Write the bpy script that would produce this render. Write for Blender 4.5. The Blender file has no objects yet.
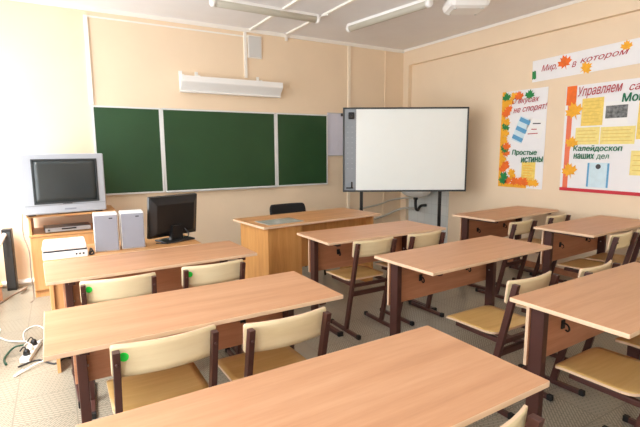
import bpy, bmesh, math, random
from mathutils import Vector, Matrix
random.seed(7)
SC = bpy.context.scene
COL = SC.collection
R = math.radians

# ------------------------------------------------------------------ materials
def lin(c):
    return tuple(((v/255)/12.92 if v/255 <= .04045 else ((v/255+.055)/1.055)**2.4) for v in c)

def mat(name, rgb, rough=.5, metal=0., spec=.5, var=.0, scale=8., bump=0.):
    m = bpy.data.materials.new(name); m.use_nodes = True
    nt = m.node_tree; b = nt.nodes['Principled BSDF']
    c = lin(rgb)
    b.inputs['Roughness'].default_value = rough
    b.inputs['Metallic'].default_value = metal
    b.inputs['Specular IOR Level'].default_value = spec
    tc = nt.nodes.new('ShaderNodeTexCoord')
    nz = nt.nodes.new('ShaderNodeTexNoise'); nz.inputs['Scale'].default_value = scale
    nz.inputs['Detail'].default_value = 4
    nt.links.new(tc.outputs['Object'], nz.inputs['Vector'])
    rp = nt.nodes.new('ShaderNodeValToRGB')
    rp.color_ramp.elements[0].position = .3; rp.color_ramp.elements[1].position = .7
    rp.color_ramp.elements[0].color = tuple(v*(1-var) for v in c)+(1,)
    rp.color_ramp.elements[1].color = tuple(min(1, v*(1+var)) for v in c)+(1,)
    nt.links.new(nz.outputs['Fac'], rp.inputs['Fac'])
    nt.links.new(rp.outputs['Color'], b.inputs['Base Color'])
    if bump:
        bp = nt.nodes.new('ShaderNodeBump'); bp.inputs['Strength'].default_value = bump
        bp.inputs['Distance'].default_value = .004
        nt.links.new(nz.outputs['Fac'], bp.inputs['Height']); nt.links.new(bp.outputs['Normal'], b.inputs['Normal'])
    return m

def wood(name, c1, c2, c3, rough=.35, axis='X', grain=1., spec=.5, planks=0.):
    """long grain along the given object axis; a random offset for every object"""
    m = bpy.data.materials.new(name); m.use_nodes = True
    nt = m.node_tree; b = nt.nodes['Principled BSDF']; L = nt.links
    b.inputs['Roughness'].default_value = rough; b.inputs['Specular IOR Level'].default_value = spec
    tc = nt.nodes.new('ShaderNodeTexCoord'); oi = nt.nodes.new('ShaderNodeObjectInfo')
    mp = nt.nodes.new('ShaderNodeMapping')
    s = {'X': (1.2, 16, 16), 'Z': (16, 16, 1.2), 'Y': (16, 1.2, 16)}[axis]
    mp.inputs['Scale'].default_value = tuple(v*grain for v in s)
    mul = nt.nodes.new('ShaderNodeVectorMath'); mul.operation = 'SCALE'
    cmb = nt.nodes.new('ShaderNodeCombineXYZ')
    for k in range(3): L.new(oi.outputs['Random'], cmb.inputs[k])
    L.new(cmb.outputs[0], mul.inputs[0]); mul.inputs['Scale'].default_value = 37.
    L.new(mul.outputs[0], mp.inputs['Location'])
    L.new(tc.outputs['Object'], mp.inputs['Vector'])
    n1 = nt.nodes.new('ShaderNodeTexNoise'); n1.inputs['Scale'].default_value = 1.; n1.inputs['Detail'].default_value = 5
    n1.inputs['Distortion'].default_value = .6
    L.new(mp.outputs[0], n1.inputs['Vector'])
    n2 = nt.nodes.new('ShaderNodeTexNoise'); n2.inputs['Scale'].default_value = 7.; n2.inputs['Detail'].default_value = 3
    L.new(mp.outputs[0], n2.inputs['Vector'])
    mx = nt.nodes.new('ShaderNodeMath'); mx.operation = 'MULTIPLY_ADD'
    L.new(n2.outputs['Fac'], mx.inputs[0]); mx.inputs[1].default_value = .3
    ms = nt.nodes.new('ShaderNodeMath'); ms.operation = 'MULTIPLY'; ms.inputs[1].default_value = .7
    L.new(n1.outputs['Fac'], ms.inputs[0]); L.new(ms.outputs[0], mx.inputs[2])
    rp = nt.nodes.new('ShaderNodeValToRGB'); e = rp.color_ramp.elements
    e[0].position = .33; e[0].color = lin(c1)+(1,); e[1].position = .68; e[1].color = lin(c3)+(1,)
    k = e.new(.5); k.color = lin(c2)+(1,)
    L.new(mx.outputs[0], rp.inputs['Fac']); L.new(rp.outputs['Color'], b.inputs['Base Color'])
    return m

M = {}
M['desk'] = wood('beech_laminate', (188, 137, 100), (198, 147, 109), (206, 157, 120), rough=.4)
M['edge'] = mat('pale_edge_band', (222, 190, 158), .45, var=.05)
M['panel'] = wood('beech_panel', (178, 120, 86), (190, 132, 98), (202, 146, 112), rough=.45)
M['brown'] = mat('brown_steel', (72, 40, 34), .42, spec=.5, var=.06)
M['ply'] = wood('birch_ply', (222, 204, 160), (231, 214, 174), (238, 224, 186), rough=.4, grain=.6)
M['seat'] = wood('birch_seat', (198, 156, 92), (210, 170, 106), (220, 184, 124), rough=.33, grain=.6)
M['oak'] = wood('oak_laminate', (186, 130, 72), (202, 146, 84), (214, 160, 98), rough=.38, axis='Z')
M['oaktop'] = wood('oak_laminate_top', (182, 128, 80), (198, 144, 94), (210, 158, 108), rough=.38)
M['cab'] = wood('cabinet_laminate', (206, 148, 92), (216, 160, 104), (224, 172, 118), rough=.42, axis='Z')
M['cabtop'] = wood('cabinet_laminate_top', (200, 142, 88), (212, 156, 100), (222, 168, 114), rough=.42)
M['black'] = mat('black_plastic', (22, 22, 24), .4, var=.1)
M['blackfab'] = mat('black_fabric', (20, 20, 22), .85, var=.2, scale=60)
M['rubber'] = mat('black_rubber', (16, 15, 15), .7)
M['silver'] = mat('silver_plastic', (184, 188, 196), .38, var=.02)
M['grille'] = mat('silver_grille', (148, 152, 164), .5, var=.01, scale=40)
M['white'] = mat('white_plastic', (238, 238, 236), .35, var=.01)
M['whitemet'] = mat('white_enamel', (240, 240, 238), .35, var=.01)
M['lampgrey'] = mat('lamp_diffuser', (186, 182, 168), .4, var=.03)  # cover toned down: shade of the unlit lamp underside put into the colour
M['screen'] = mat('crt_glass', (58, 63, 64), .22, var=.03)
M['dvd'] = mat('dvd_metal', (96, 88, 84), .35, metal=.3, var=.04)
M['alu'] = mat('aluminium', (196, 198, 200), .4, metal=.4, var=.03)
M['alulight'] = mat('pale_aluminium', (224, 226, 226), .4, metal=.1, var=.02)
M['green'] = mat('chalkboard_green', (32, 70, 37), .5, var=.08, scale=3)
M['wbframe'] = mat('dark_grey_frame', (56, 60, 62), .45, var=.03)
M['wbpanel'] = mat('grey_board_panel', (140, 146, 152), .45, var=.04)
M['icon'] = mat('icon_grey', (156, 162, 170), .45)
M['wb'] = mat('white_board', (236, 242, 240), .3, var=.005)
M['greyboard'] = mat('lavender_grey_board', (216, 216, 230), .45, var=.02)
M['ceramic'] = mat('sink_ceramic', (240, 242, 240), .12)
M['pipe'] = mat('grey_pipe', (186, 182, 172), .45)
M['paper'] = mat('poster_paper', (236, 236, 238), .6, var=.01)
M['yellowp'] = mat('yellow_sheet', (238, 208, 108), .7, var=.09, scale=30)
M['pale_y'] = mat('pale_yellow_sheet', (240, 222, 140), .7, var=.06, scale=30)
M['bluep'] = mat('light_blue_sheet', (206, 230, 240), .6, var=.04, scale=20)
M['blue'] = mat('blue_ink', (92, 160, 204), .6)
M['redtx'] = mat('dark_red_ink', (176, 34, 52), .6)
M['greentx'] = mat('green_ink', (20, 112, 78), .6)
M['orange'] = mat('orange_paper', (236, 110, 30), .6, var=.1, scale=20)
M['amber'] = mat('amber_paper', (242, 174, 38), .6, var=.1, scale=20)
M['leafgreen'] = mat('green_paper', (26, 130, 66), .6, var=.1, scale=20)
M['redborder'] = mat('red_border', (198, 36, 52), .5)
M['salmon'] = mat('salmon_strip', (232, 120, 84), .6)
M['line'] = mat('faint_ink', (222, 190, 92), .7)
M['photo'] = mat('grey_photo', (110, 112, 112), .5, var=.7, scale=30)
M['sticker'] = mat('green_sticker', (30, 225, 70), .5)
M['ink'] = mat('dark_ink', (60, 60, 66), .6)
M['glassdark'] = mat('desk_glass', (178, 178, 168), .08)
M['radgrey'] = mat('grey_plate', (206, 206, 204), .5)
M['cablew'] = mat('white_cable', (236, 234, 228), .5)
M['cableg'] = mat('grey_cable', (150, 132, 116), .5)
M['cableb'] = mat('dark_cable', (40, 40, 44), .5)
M['cablegr'] = mat('green_cable', (40, 84, 66), .5)

def wall_mat(name, rgb, bump=.15):
    m = mat(name, rgb, .75, spec=.25, var=.02, scale=3., bump=0)
    nt = m.node_tree; b = nt.nodes['Principled BSDF']
    tc = nt.nodes.new('ShaderNodeTexCoord'); nz = nt.nodes.new('ShaderNodeTexNoise')
    nz.inputs['Scale'].default_value = 60; nt.links.new(tc.outputs['Object'], nz.inputs['Vector'])
    bp = nt.nodes.new('ShaderNodeBump'); bp.inputs['Strength'].default_value = bump; bp.inputs['Distance'].default_value = .003
    nt.links.new(nz.outputs['Fac'], bp.inputs['Height']); nt.links.new(bp.outputs['Normal'], b.inputs['Normal'])
    return m
M['wall'] = wall_mat('cream_wall', (235, 214, 186))
M['walltrim'] = wall_mat('pale_cream_trim', (242, 228, 206), .05)
M['ceil'] = wall_mat('ceiling_paint', (236, 234, 234), .1)
M['wtrim'] = mat('white_trim', (240, 236, 228), .5, var=.01)

def floor_mat():
    """beige lino with 0.3 m tiles, finely hatched in turning directions"""
    m = bpy.data.materials.new('tile_lino'); m.use_nodes = True
    nt = m.node_tree; N = nt.nodes; L = nt.links; b = N['Principled BSDF']
    b.inputs['Roughness'].default_value = .3; b.inputs['Specular IOR Level'].default_value = .5
    tc = N.new('ShaderNodeTexCoord')
    mp = N.new('ShaderNodeMapping'); mp.inputs['Location'].default_value = (.01, .05, 0)
    L.new(tc.outputs['Object'], mp.inputs['Vector'])
    br = N.new('ShaderNodeTexBrick'); br.offset = 0; br.squash = 1
    br.inputs['Scale'].default_value = 1.; br.inputs['Brick Width'].default_value = .3; br.inputs['Row Height'].default_value = .3
    br.inputs['Mortar Size'].default_value = .004; br.inputs['Mortar Smooth'].default_value = .4
    L.new(mp.outputs[0], br.inputs['Vector'])
    ck = N.new('ShaderNodeTexChecker'); ck.inputs['Scale'].default_value = 1/.3
    L.new(mp.outputs[0], ck.inputs['Vector'])
    hat = []
    for ang_ in (45, -45):
        bs = N.new('ShaderNodeTexBrick'); bs.offset = .5
        bs.inputs['Scale'].default_value = 1.; bs.inputs['Brick Width'].default_value = .05; bs.inputs['Row Height'].default_value = .015
        bs.inputs['Mortar Size'].default_value = .003
        rot = N.new('ShaderNodeMapping'); rot.inputs['Rotation'].default_value = (0, 0, R(ang_))
        L.new(tc.outputs['Object'], rot.inputs['Vector']); L.new(rot.outputs[0], bs.inputs['Vector'])
        hat.append(bs)
    base = lin((154, 145, 128)); light = lin((164, 155, 138)); dark = lin((88, 82, 70))
    nz = N.new('ShaderNodeTexNoise'); nz.inputs['Scale'].default_value = 5; nz.inputs['Detail'].default_value = 5
    L.new(tc.outputs['Object'], nz.inputs['Vector'])
    m0 = N.new('ShaderNodeMix'); m0.data_type = 'RGBA'
    m0.inputs['A'].default_value = base+(1,); m0.inputs['B'].default_value = light+(1,)
    L.new(nz.outputs['Fac'], m0.inputs['Factor'])
    h = N.new('ShaderNodeMix'); h.data_type = 'FLOAT'
    L.new(hat[0].outputs['Fac'], h.inputs[2]); L.new(hat[1].outputs['Fac'], h.inputs[3]); L.new(ck.outputs['Fac'], h.inputs[0])
    h2 = N.new('ShaderNodeMath'); h2.operation = 'MULTIPLY'; h2.inputs[1].default_value = .6; L.new(h.outputs[0], h2.inputs[0])
    m1 = N.new('ShaderNodeMix'); m1.data_type = 'RGBA'; m1.inputs['B'].default_value = dark+(1,)
    L.new(h2.outputs[0], m1.inputs['Factor']); L.new(m0.outputs['Result'], m1.inputs['A'])
    m2 = N.new('ShaderNodeMix'); m2.data_type = 'RGBA'; m2.inputs['B'].default_value = lin((124, 116, 102))+(1,)
    L.new(br.outputs['Fac'], m2.inputs['Factor']); L.new(m1.outputs['Result'], m2.inputs['A'])
    L.new(m2.outputs['Result'], b.inputs['Base Color'])
    return m
M['floor'] = floor_mat()

def tile_mat():
    m = bpy.data.materials.new('splash_tile'); m.use_nodes = True
    nt = m.node_tree; b = nt.nodes['Principled BSDF']; b.inputs['Roughness'].default_value = .2
    tc = nt.nodes.new('ShaderNodeTexCoord'); br = nt.nodes.new('ShaderNodeTexBrick'); br.offset = 0
    mp = nt.nodes.new('ShaderNodeMapping'); mp.inputs['Rotation'].default_value = (0, R(90), 0)
    sx = nt.nodes.new('ShaderNodeSeparateXYZ'); cx = nt.nodes.new('ShaderNodeCombineXYZ')
    nt.links.new(tc.outputs['Object'], sx.inputs[0]); nt.links.new(sx.outputs[1], cx.inputs[0]); nt.links.new(sx.outputs[2], cx.inputs[1])
    br.inputs['Scale'].default_value = 1; br.inputs['Brick Width'].default_value = .15; br.inputs['Row Height'].default_value = .15
    br.inputs['Mortar Size'].default_value = .003
    br.inputs['Color1'].default_value = lin((214, 218, 216))+(1,); br.inputs['Color2'].default_value = lin((206, 212, 212))+(1,)
    br.inputs['Mortar'].default_value = lin((196, 199, 198))+(1,)
    nt.links.new(cx.outputs[0], br.inputs['Vector']); nt.links.new(br.outputs['Color'], b.inputs['Base Color'])
    return m
M['tile'] = tile_mat()

def glass_mat():
    m = bpy.data.materials.new('window_glass'); m.use_nodes = True
    nt = m.node_tree; nt.nodes.remove(nt.nodes['Principled BSDF']); out = nt.nodes['Material Output']
    t = nt.nodes.new('ShaderNodeBsdfTransparent'); g = nt.nodes.new('ShaderNodeBsdfGlossy'); g.inputs['Roughness'].default_value = .02
    mx = nt.nodes.new('ShaderNodeMixShader')
    mx.inputs[0].default_value = .05; nt.links.new(t.outputs[0], mx.inputs[1]); nt.links.new(g.outputs[0], mx.inputs[2])
    nt.links.new(mx.outputs[0], out.inputs['Surface'])
    return m
M['glass'] = glass_mat()

# ------------------------------------------------------------------ geometry helpers
def BM(): return bmesh.new()

def box(bm, x0, x1, y0, y1, z0, z1, mtx=None, bev=0., mi=0):
    r = bmesh.ops.create_cube(bm, size=1.)
    vs = r['verts']
    bmesh.ops.scale(bm, vec=(x1-x0, y1-y0, z1-z0), verts=vs)
    bmesh.ops.translate(bm, vec=((x0+x1)/2, (y0+y1)/2, (z0+z1)/2), verts=vs)
    es = list({e for v in vs for e in v.link_edges})
    fs = list({f for v in vs for f in v.link_faces})
    for f in fs: f.material_index = mi
    if bev:
        rb = bmesh.ops.bevel(bm, geom=es, offset=bev, segments=2, affect='EDGES', profile=.5)
        vs = list({v for f in rb['faces'] for v in f.verts} | {v for v in vs if v.is_valid})
    if mtx: bmesh.ops.transform(bm, matrix=mtx, verts=[v for v in vs if v.is_valid])
    return vs

def hexa(bm, b4, t4, mi=0):
    """solid between two quads (bottom, top), same winding"""
    vb = [bm.verts.new(p) for p in b4]; vt = [bm.verts.new(p) for p in t4]
    fs = [bm.faces.new(vb[::-1]), bm.faces.new(vt)]
    for i in range(4):
        j = (i+1) % 4; fs.append(bm.faces.new((vb[i], vb[j], vt[j], vt[i])))
    for f in fs: f.material_index = mi

def prism(bm, pts, d, mi=0):
    """polygon given as 3-D points, extruded by vector d"""
    d = Vector(d); a = [bm.verts.new(p) for p in pts]; c = [bm.verts.new(Vector(p)+d) for p in pts]
    fs = [bm.faces.new(a[::-1]), bm.faces.new(c)]
    n = len(pts)
    for i in range(n):
        j = (i+1) % n; fs.append(bm.faces.new((a[i], a[j], c[j], c[i])))
    for f in fs: f.material_index = mi

def smooth_path(pts, n=6):
    P = [Vector(p) for p in pts]; out = []
    for i in range(len(P)-1):
        p0 = P[max(0, i-1)]; p1 = P[i]; p2 = P[i+1]; p3 = P[min(len(P)-1, i+2)]
        for k in range(n):
            t = k/n
            out.append(.5*((2*p1)+(p2-p0)*t+(2*p0-5*p1+4*p2-p3)*t*t+(3*p1-p0-3*p2+p3)*t**3))
    out.append(P[-1]); return out

def tube(bm, pts, r, seg=8, mi=0):
    P = [Vector(p) for p in pts]; rings = []
    up = None
    for i, p in enumerate(P):
        t = (P[min(i+1, len(P)-1)]-P[max(i-1, 0)]).normalized()
        if up is None:
            up = Vector((0, 0, 1)) if abs(t.z) < .9 else Vector((1, 0, 0))
        a = t.cross(up); a.normalize(); b = a.cross(t).normalized(); up = b
        rr = r[i] if isinstance(r, (list, tuple)) else r
        rings.append([bm.verts.new(p+rr*(math.cos(2*math.pi*k/seg)*a+math.sin(2*math.pi*k/seg)*b)) for k in range(seg)])
    for i in range(len(P)-1):
        for k in range(seg):
            j = (k+1) % seg
            f = bm.faces.new((rings[i][k], rings[i][j], rings[i+1][j], rings[i+1][k])); f.smooth = True; f.material_index = mi
    bm.faces.new(rings[0][::-1]).material_index = mi; bm.faces.new(rings[-1]).material_index = mi

def lathe(bm, prof, c=(0, 0, 0), axis='Z', seg=20, mi=0):
    """profile of (radius, height)"""
    c = Vector(c); rings = []
    for rr, h in prof:
        ring = []
        for k in range(seg):
            a = 2*math.pi*k/seg; u, v = rr*math.cos(a), rr*math.sin(a)
            q = {'Z': (u, v, h), 'Y': (v, h, u), 'X': (h, u, v)}[axis]
            ring.append(bm.verts.new(c+Vector(q)))
        rings.append(ring)
    for i in range(len(rings)-1):
        for k in range(seg):
            j = (k+1) % seg
            f = bm.faces.new((rings[i][k], rings[i][j], rings[i+1][j], rings[i+1][k])); f.smooth = True; f.material_index = mi
    bm.faces.new(rings[0][::-1]).material_index = mi; bm.faces.new(rings[-1]).material_index = mi

def sheet(bm, nx, ny, fn, thick, mi_edge=0):
    """a curved board: fn(u,v) -> point, thick = vector or function; u,v in 0..1"""
    A = [[bm.verts.new(fn(i/nx, j/ny)) for j in range(ny+1)] for i in range(nx+1)]
    B = [[bm.verts.new(Vector(fn(i/nx, j/ny))+Vector(thick)) for j in range(ny+1)] for i in range(nx+1)]
    for i in range(nx):
        for j in range(ny):
            f = bm.faces.new((A[i][j], A[i+1][j], A[i+1][j+1], A[i][j+1])); f.smooth = True
            f = bm.faces.new((B[i][j], B[i][j+1], B[i+1][j+1], B[i+1][j])); f.smooth = True
    for i in range(nx):
        bm.faces.new((A[i][0], B[i][0], B[i+1][0], A[i+1][0])).material_index = mi_edge
        bm.faces.new((A[i][ny], A[i+1][ny], B[i+1][ny], B[i][ny])).material_index = mi_edge
    for j in range(ny):
        bm.faces.new((A[0][j], A[0][j+1], B[0][j+1], B[0][j])).material_index = mi_edge
        bm.faces.new((A[nx][j], B[nx][j], B[nx][j+1], A[nx][j+1])).material_index = mi_edge

def obj(name, bm, m, parent=None, bevel=0.):
    bmesh.ops.recalc_face_normals(bm, faces=bm.faces[:])
    me = bpy.data.meshes.new(name); bm.to_mesh(me); bm.free()
    for x in (m if isinstance(m, (list, tuple)) else [m]): me.materials.append(x)
    o = bpy.data.objects.new(name, me); COL.objects.link(o)
    if parent: o.parent = parent
    if bevel:
        md = o.modifiers.new('bevel', 'BEVEL'); md.width = bevel; md.segments = 2; md.limit_method = 'ANGLE'
    return o

def thing(name, label, cat, loc=(0, 0, 0), rz=0., group=None):
    o = bpy.data.objects.new(name, None); o.empty_display_size = .1; COL.objects.link(o)
    o.location = loc; o.rotation_euler = (0, 0, rz)
    o['label'] = label; o['category'] = cat
    if group: o['group'] = group
    return o

def tag(o, label, cat, group=None):
    o['label'] = label; o['category'] = cat
    if group: o['group'] = group
    return o

def struct(name, bm, m, bevel=0.):
    o = obj(name, bm, m, None, bevel); o['kind'] = 'structure'; return o

def dup(root, loc, rz, label):
    r = root.copy(); COL.objects.link(r); r.location = loc; r.rotation_euler = (0, 0, rz); r['label'] = label
    for ch in list(root.children):
        c = ch.copy(); COL.objects.link(c); c.parent = r
        for g in list(ch.children):
            d = g.copy(); COL.objects.link(d); d.parent = c
    return r

# ------------------------------------------------------------------ room shell
XL, XR, YB, YF, H = -.85, 4.868, 5.596, -4.0, 2.953
BEAM = 4.798
bm = BM(); box(bm, XL-.3, XR+.3, YF-.3, YB+.3, -.2, 0); struct('floor', bm, M['floor'])
bm = BM(); box(bm, XL-.15, XR+.3, YF-.3, YB+.3, H, H+.2); struct('ceiling', bm, M['ceil'])
bm = BM(); box(bm, XL-.15, XR+.3, YB, YB+.25, 0, H); struct('wall_front', bm, M['wall'])
bm = BM(); box(bm, XL-.15, XR+.3, YF-.25, YF, 0, H); struct('wall_rear', bm, M['wall'])
bm = BM(); box(bm, XR, XR+.25, YF, YB, 0, H); struct('wall_right', bm, M['wall'])
bm = BM(); box(bm, BEAM, XR, YF, YB, 2.71, H); struct('trim_1', bm, M['wall'])            # beam along the right wall
bm = BM(); box(bm, BEAM, XR, 5.47, YB, 0, 2.71); struct('trim_2', bm, M['wall'])          # corner pilaster
# window wall
WIN = [(-3.6, -1.8), (-1.3, .5), (.9, 2.95), (3.25, 5.50)]
WZ0, WZ1 = .60, 2.75
bm = BM()
ys = [YF] + [v for w in WIN for v in w] + [YB]
for a, b in zip(ys[0::2], ys[1::2]): box(bm, XL-.15, XL, a, b, 0, H)
for a, b in WIN:
    box(bm, XL-.15, XL, a, b, 0, WZ0); box(bm, XL-.15, XL, a, b, WZ1, H)
struct('wall_left', bm, M['wall'])
for i, (a, b) in enumerate(WIN):
    bm = BM(); x0, x1 = XL-.14, XL-.09; w = .06; mid = (a+b)/2
    box(bm, x0, x1, a, b, WZ0, WZ0+w); box(bm, x0, x1, a, b, WZ1-w, WZ1)
    for y in (a+w/2, mid, b-w/2): box(bm, x0, x1, y-w/2, y+w/2, WZ0+w, WZ1-w)
    f = struct('window_%d' % (i+1), bm, M['white'])
    bm = BM(); box(bm, XL-.12, XL-.112, a+w, mid-w/2, WZ0+w, WZ1-w); box(bm, XL-.12, XL-.112, mid+w/2, b-w, WZ0+w, WZ1-w)
    g = obj('pane', bm, M['glass'], f)
    bm = BM(); box(bm, XL-.09, XL+.05, a+.001, b-.001, WZ0+.0005, WZ0+.02)
    obj('window_sill', bm, M['white'], f)
# baseboards
bm = BM(); tube(bm, [(XL, YB-.03, .05), (.36, YB-.03, .05)], .028, 10); box(bm, XL, -.3, YB-.02, YB, 0, .03)
struct('baseboard_front', bm, M['wtrim'])
bm = BM(); box(bm, XR-.015, XR, YF, 4.5, 0, .07); struct('baseboard_right', bm, M['panel'])
bm = BM(); box(bm, .5, BEAM, YB-.015, YB, 0, .07); struct('trim_3', bm, M['panel'])
# cornice at the ceiling of the front wall and cover strips on the wall
bm = BM(); box(bm, XL, BEAM, YB-.02, YB, H-.045, H); struct('trim_4', bm, M['wtrim'])
bm = BM(); box(bm, BEAM-.012, BEAM, YF, YB-.02, H-.03, H); struct('trim_5', bm, M['wtrim'])
bm = BM(); box(bm, 3.745, 3.79, YB-.018, YB, .07, H-.045); struct('trim_6', bm, M['walltrim'])
bm = BM(); box(bm, 4.43, 4.455, YB-.012, YB, .07, H-.045); struct('trim_7', bm, M['wall'])
# cable ducts (white)
bm = BM(); box(bm, .352, .39, YB-.022, YB, 1.93, 2.86); struct('trim_8', bm, M['wtrim'])
bm = BM(); box(bm, .39, 2.28, YB-.012, YB, 2.845, 2.862); struct('trim_9', bm, M['wtrim'])
bm = BM(); box(bm, 2.155, 2.19, YB-.022, YB, 2.345, H-.045); struct('trim_10', bm, M['wtrim'])
bm = BM(); box(bm, 2.235, 2.27, 3.6, YB-.02, H-.02, H); struct('trim_11', bm, M['wtrim'])
bm = BM(); box(bm, 2.73, 2.765, 3.6, YB-.02, H-.02, H); box(bm, 2.73, 2.765, YB-.04, YB-.02, 2.86, H); struct('trim_12', bm, M['wtrim'])

# ------------------------------------------------------------------ desks
DW, DD, DH = 1.2, .495, .75
def make_desk(loc, rz, label):
    t = thing('school_desk', label, 'desk', loc, rz, 'two-seat school desks')
    bm = BM(); box(bm, 0, DW, 0, DD, DH-.02, DH, bev=.003)
    for f in bm.faces:
        if abs(f.normal.z) < .9: f.material_index = 1
    obj('table_top', bm, [M['desk'], M['edge']], t)
    bm = BM(); box(bm, .092, DW-.055, .452, .468, .41, DH-.0205, bev=.002)
    for f in bm.faces:
        if abs(f.normal.y) < .9: f.material_index = 1
    obj('front_panel', bm, [M['panel'], M['edge']], t)
    for s in (0, 1):
        bm = BM(); x0 = .102 if s == 0 else DW-.10
        box(bm, x0, x0+.04, .385, .450, .03, DH-.021, bev=.004)      # column
        box(bm, x0, x0+.04, .03, .485, .0, .03, bev=.004)             # foot bar
        box(bm, x0+.003, x0+.037, .05, .385, DH-.05, DH-.021, bev=.003)   # arm under the top
        lg = obj('leg', bm, M['brown'], t)
        for y in (.03, .485):
            bm = BM(); box(bm, x0-.002, x0+.042, y-.012, y+.012, .0, .034, bev=.003)
            obj('foot_cap', bm, M['rubber'], lg)
        xx = x0+.04 if s == 0 else x0
        sgn = 1 if s == 0 else -1
        for z in (.69, .5):
            bm = BM(); lathe(bm, [(.006, 0), (.006, .004), (.003, .006)] if s == 0 else [(.006, 0), (.006, -.004), (.003, -.006)], (xx, .42, z), 'X', 10)
            obj('bolt', bm, M['alu'], lg)
        bm = BM(); hx = .38 if s == 0 else DW-.33
        box(bm, hx-.014, hx+.014, .444, .452, .53, .575, bev=.002)
        tube(bm, smooth_path([(hx, .446, .56), (hx, .425, .556), (hx, .415, .538), (hx, .422, .524), (hx, .434, .528)], 4), .0045, 6)
        obj('bag_hook', bm, M['rubber'], t)
    bm = BM(); box(bm, .131, DW-.101, .40, .425, DH-.05, DH-.022, bev=.002)
    obj('rail', bm, M['brown'], t)
    return t

D0 = make_desk((-.003, .695, 0), R(1.05), 'nearest wooden school desk in the left row, its top cut by the photo bottom')
DESKS = [
    (-.091, 1.667, .84, 'wooden school desk in the left row, its left end beside the cables on the floor'),
    (-.101, 2.648, 2.61, 'wooden school desk in the left row, in front of the speakers and computer monitor'),
    (1.755, .767, 1.73, 'nearest wooden school desk in the middle row, right foreground, cut by the photo edge'),
    (1.735, 1.741, 3.4, 'wooden school desk in the centre of the middle row, second from the camera'),
    (1.659, 2.715, .83, 'wooden school desk in the middle row, right in front of the teacher desk'),
    (3.555, 2.785, 4.8, 'farthest wooden school desk in the right row, under the narrow leaf-bordered poster'),
    (3.567, 1.873, 3.8, 'wooden school desk in the right row under the large poster, cut by the photo edge'),
]
for x, y, a, lab in DESKS: dup(D0, (x, y, 0), R(a), lab)

# ------------------------------------------------------------------ chairs
def make_chair(loc, rz, label, sticker=False):
    """origin on the floor under the middle of the backrest; faces +y"""
    t = thing('school_chair', label, 'chair', loc, rz, 'wooden school chairs')
    W = .187
    def hw(d, r, w): return w if d >= r else w-r+math.sqrt(max(0, r*r-(r-d)**2))
    bm = BM()
    y0, y1 = .075, .425
    vs = [0, .012, .04, .09, .16, .3, .5, .7, .85, .93, .97, 1.]
    def seat(u, v):
        vv = vs[int(round(v*(len(vs)-1)))]; y = y0+(y1-y0)*vv
        w = min(hw(y-y0, .06, W), hw(y1-y, .03, W)); x = (2*u-1)*w
        return (x, y, .428-.010*(1-(x/W)**2)*math.sin(math.pi*min(1, vv*1.1))-(.010*((vv-.85)/.15)**2 if vv > .85 else 0)+.006*(1-vv))
    sheet(bm, 12, len(vs)-1, seat, (0, 0, -.012), 1)
    obj('seat', bm, [M['seat'], M['edge']], t)
    bm = BM()
    us = [0, .01, .03, .07, .14, .24, .37, .5, .63, .76, .86, .93, .97, .99, 1.]
    B = .19; z0, z1 = .622, .748
    def yb(x, z): return -.034*(1-(x/B)**2)+.012-(z-z0)*.10
    def back(u, v):
        x = -B+2*B*us[int(round(u*(len(us)-1)))]
        h = hw(B-abs(x), .012, (z1-z0)/2); z = (z0+z1)/2+(2*v-1)*h
        return (x, yb(x, z), z)
    sheet(bm, len(us)-1, 6, back, (0, .010, 0), 1)
    br = obj('backrest', bm, [M['ply'], M['edge']], t)
    if sticker:
        bm = BM(); lathe(bm, [(.017, 0), (.017, -.0015)], (-.148, yb(-.148, .70)-.0006, .70), 'Y', 18)
        bmesh.ops.rotate(bm, verts=bm.verts[:], cent=(-.148, yb(-.148, .70), .70), matrix=Matrix.Rotation(-.30, 3, 'Z'))
        s = obj('sticker', bm, M['sticker'], br); s['label'] = 'round bright green sticker'
    for sg in (-1, 1):
        bm = BM(); xa, xb = sorted((sg*.162, sg*.186))
        def sec(y, z, d): return [(xa, y-d, z), (xb, y-d, z), (xb, y+d, z), (xa, y+d, z)]
        d = .019
        hexa(bm, sec(.118, .028, d), sec(-.008-.019+(-.008), .735, d*.9))
        box(bm, xa, xb, -.05, .33, .0, .028, bev=.003)
        fr = obj('side_frame', bm, M['brown'], t, bevel=.002)
        for y in (-.05, .33):
            bm = BM(); box(bm, xa-.002, xb+.002, y-.014, y+.014, .0, .032, bev=.003)
            obj('foot_cap', bm, M['rubber'], fr)
        bm = BM(); lathe(bm, [(.006, 0), (.006, -.004), (.003, -.006)], (sg*.174, -.045, .69), 'Y', 10); obj('bolt', bm, M['brown'], fr)
    bm = BM(); box(bm, -.162, .162, .055, .08, .30, .335, bev=.003)
    obj('stretcher', bm, M['brown'], t)
    bm = BM()
    for sg in (-1, 1):
        box(bm, sg*.15-.011, sg*.15+.011, .03, .36, .378, .4035, bev=.003)
    box(bm, -.16, .16, .34, .36, .378, .4035, bev=.003); box(bm, -.162, .162, .036, .06, .376, .4025, bev=.003)
    obj('seat_support', bm, M['brown'], t)
    return t

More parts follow.
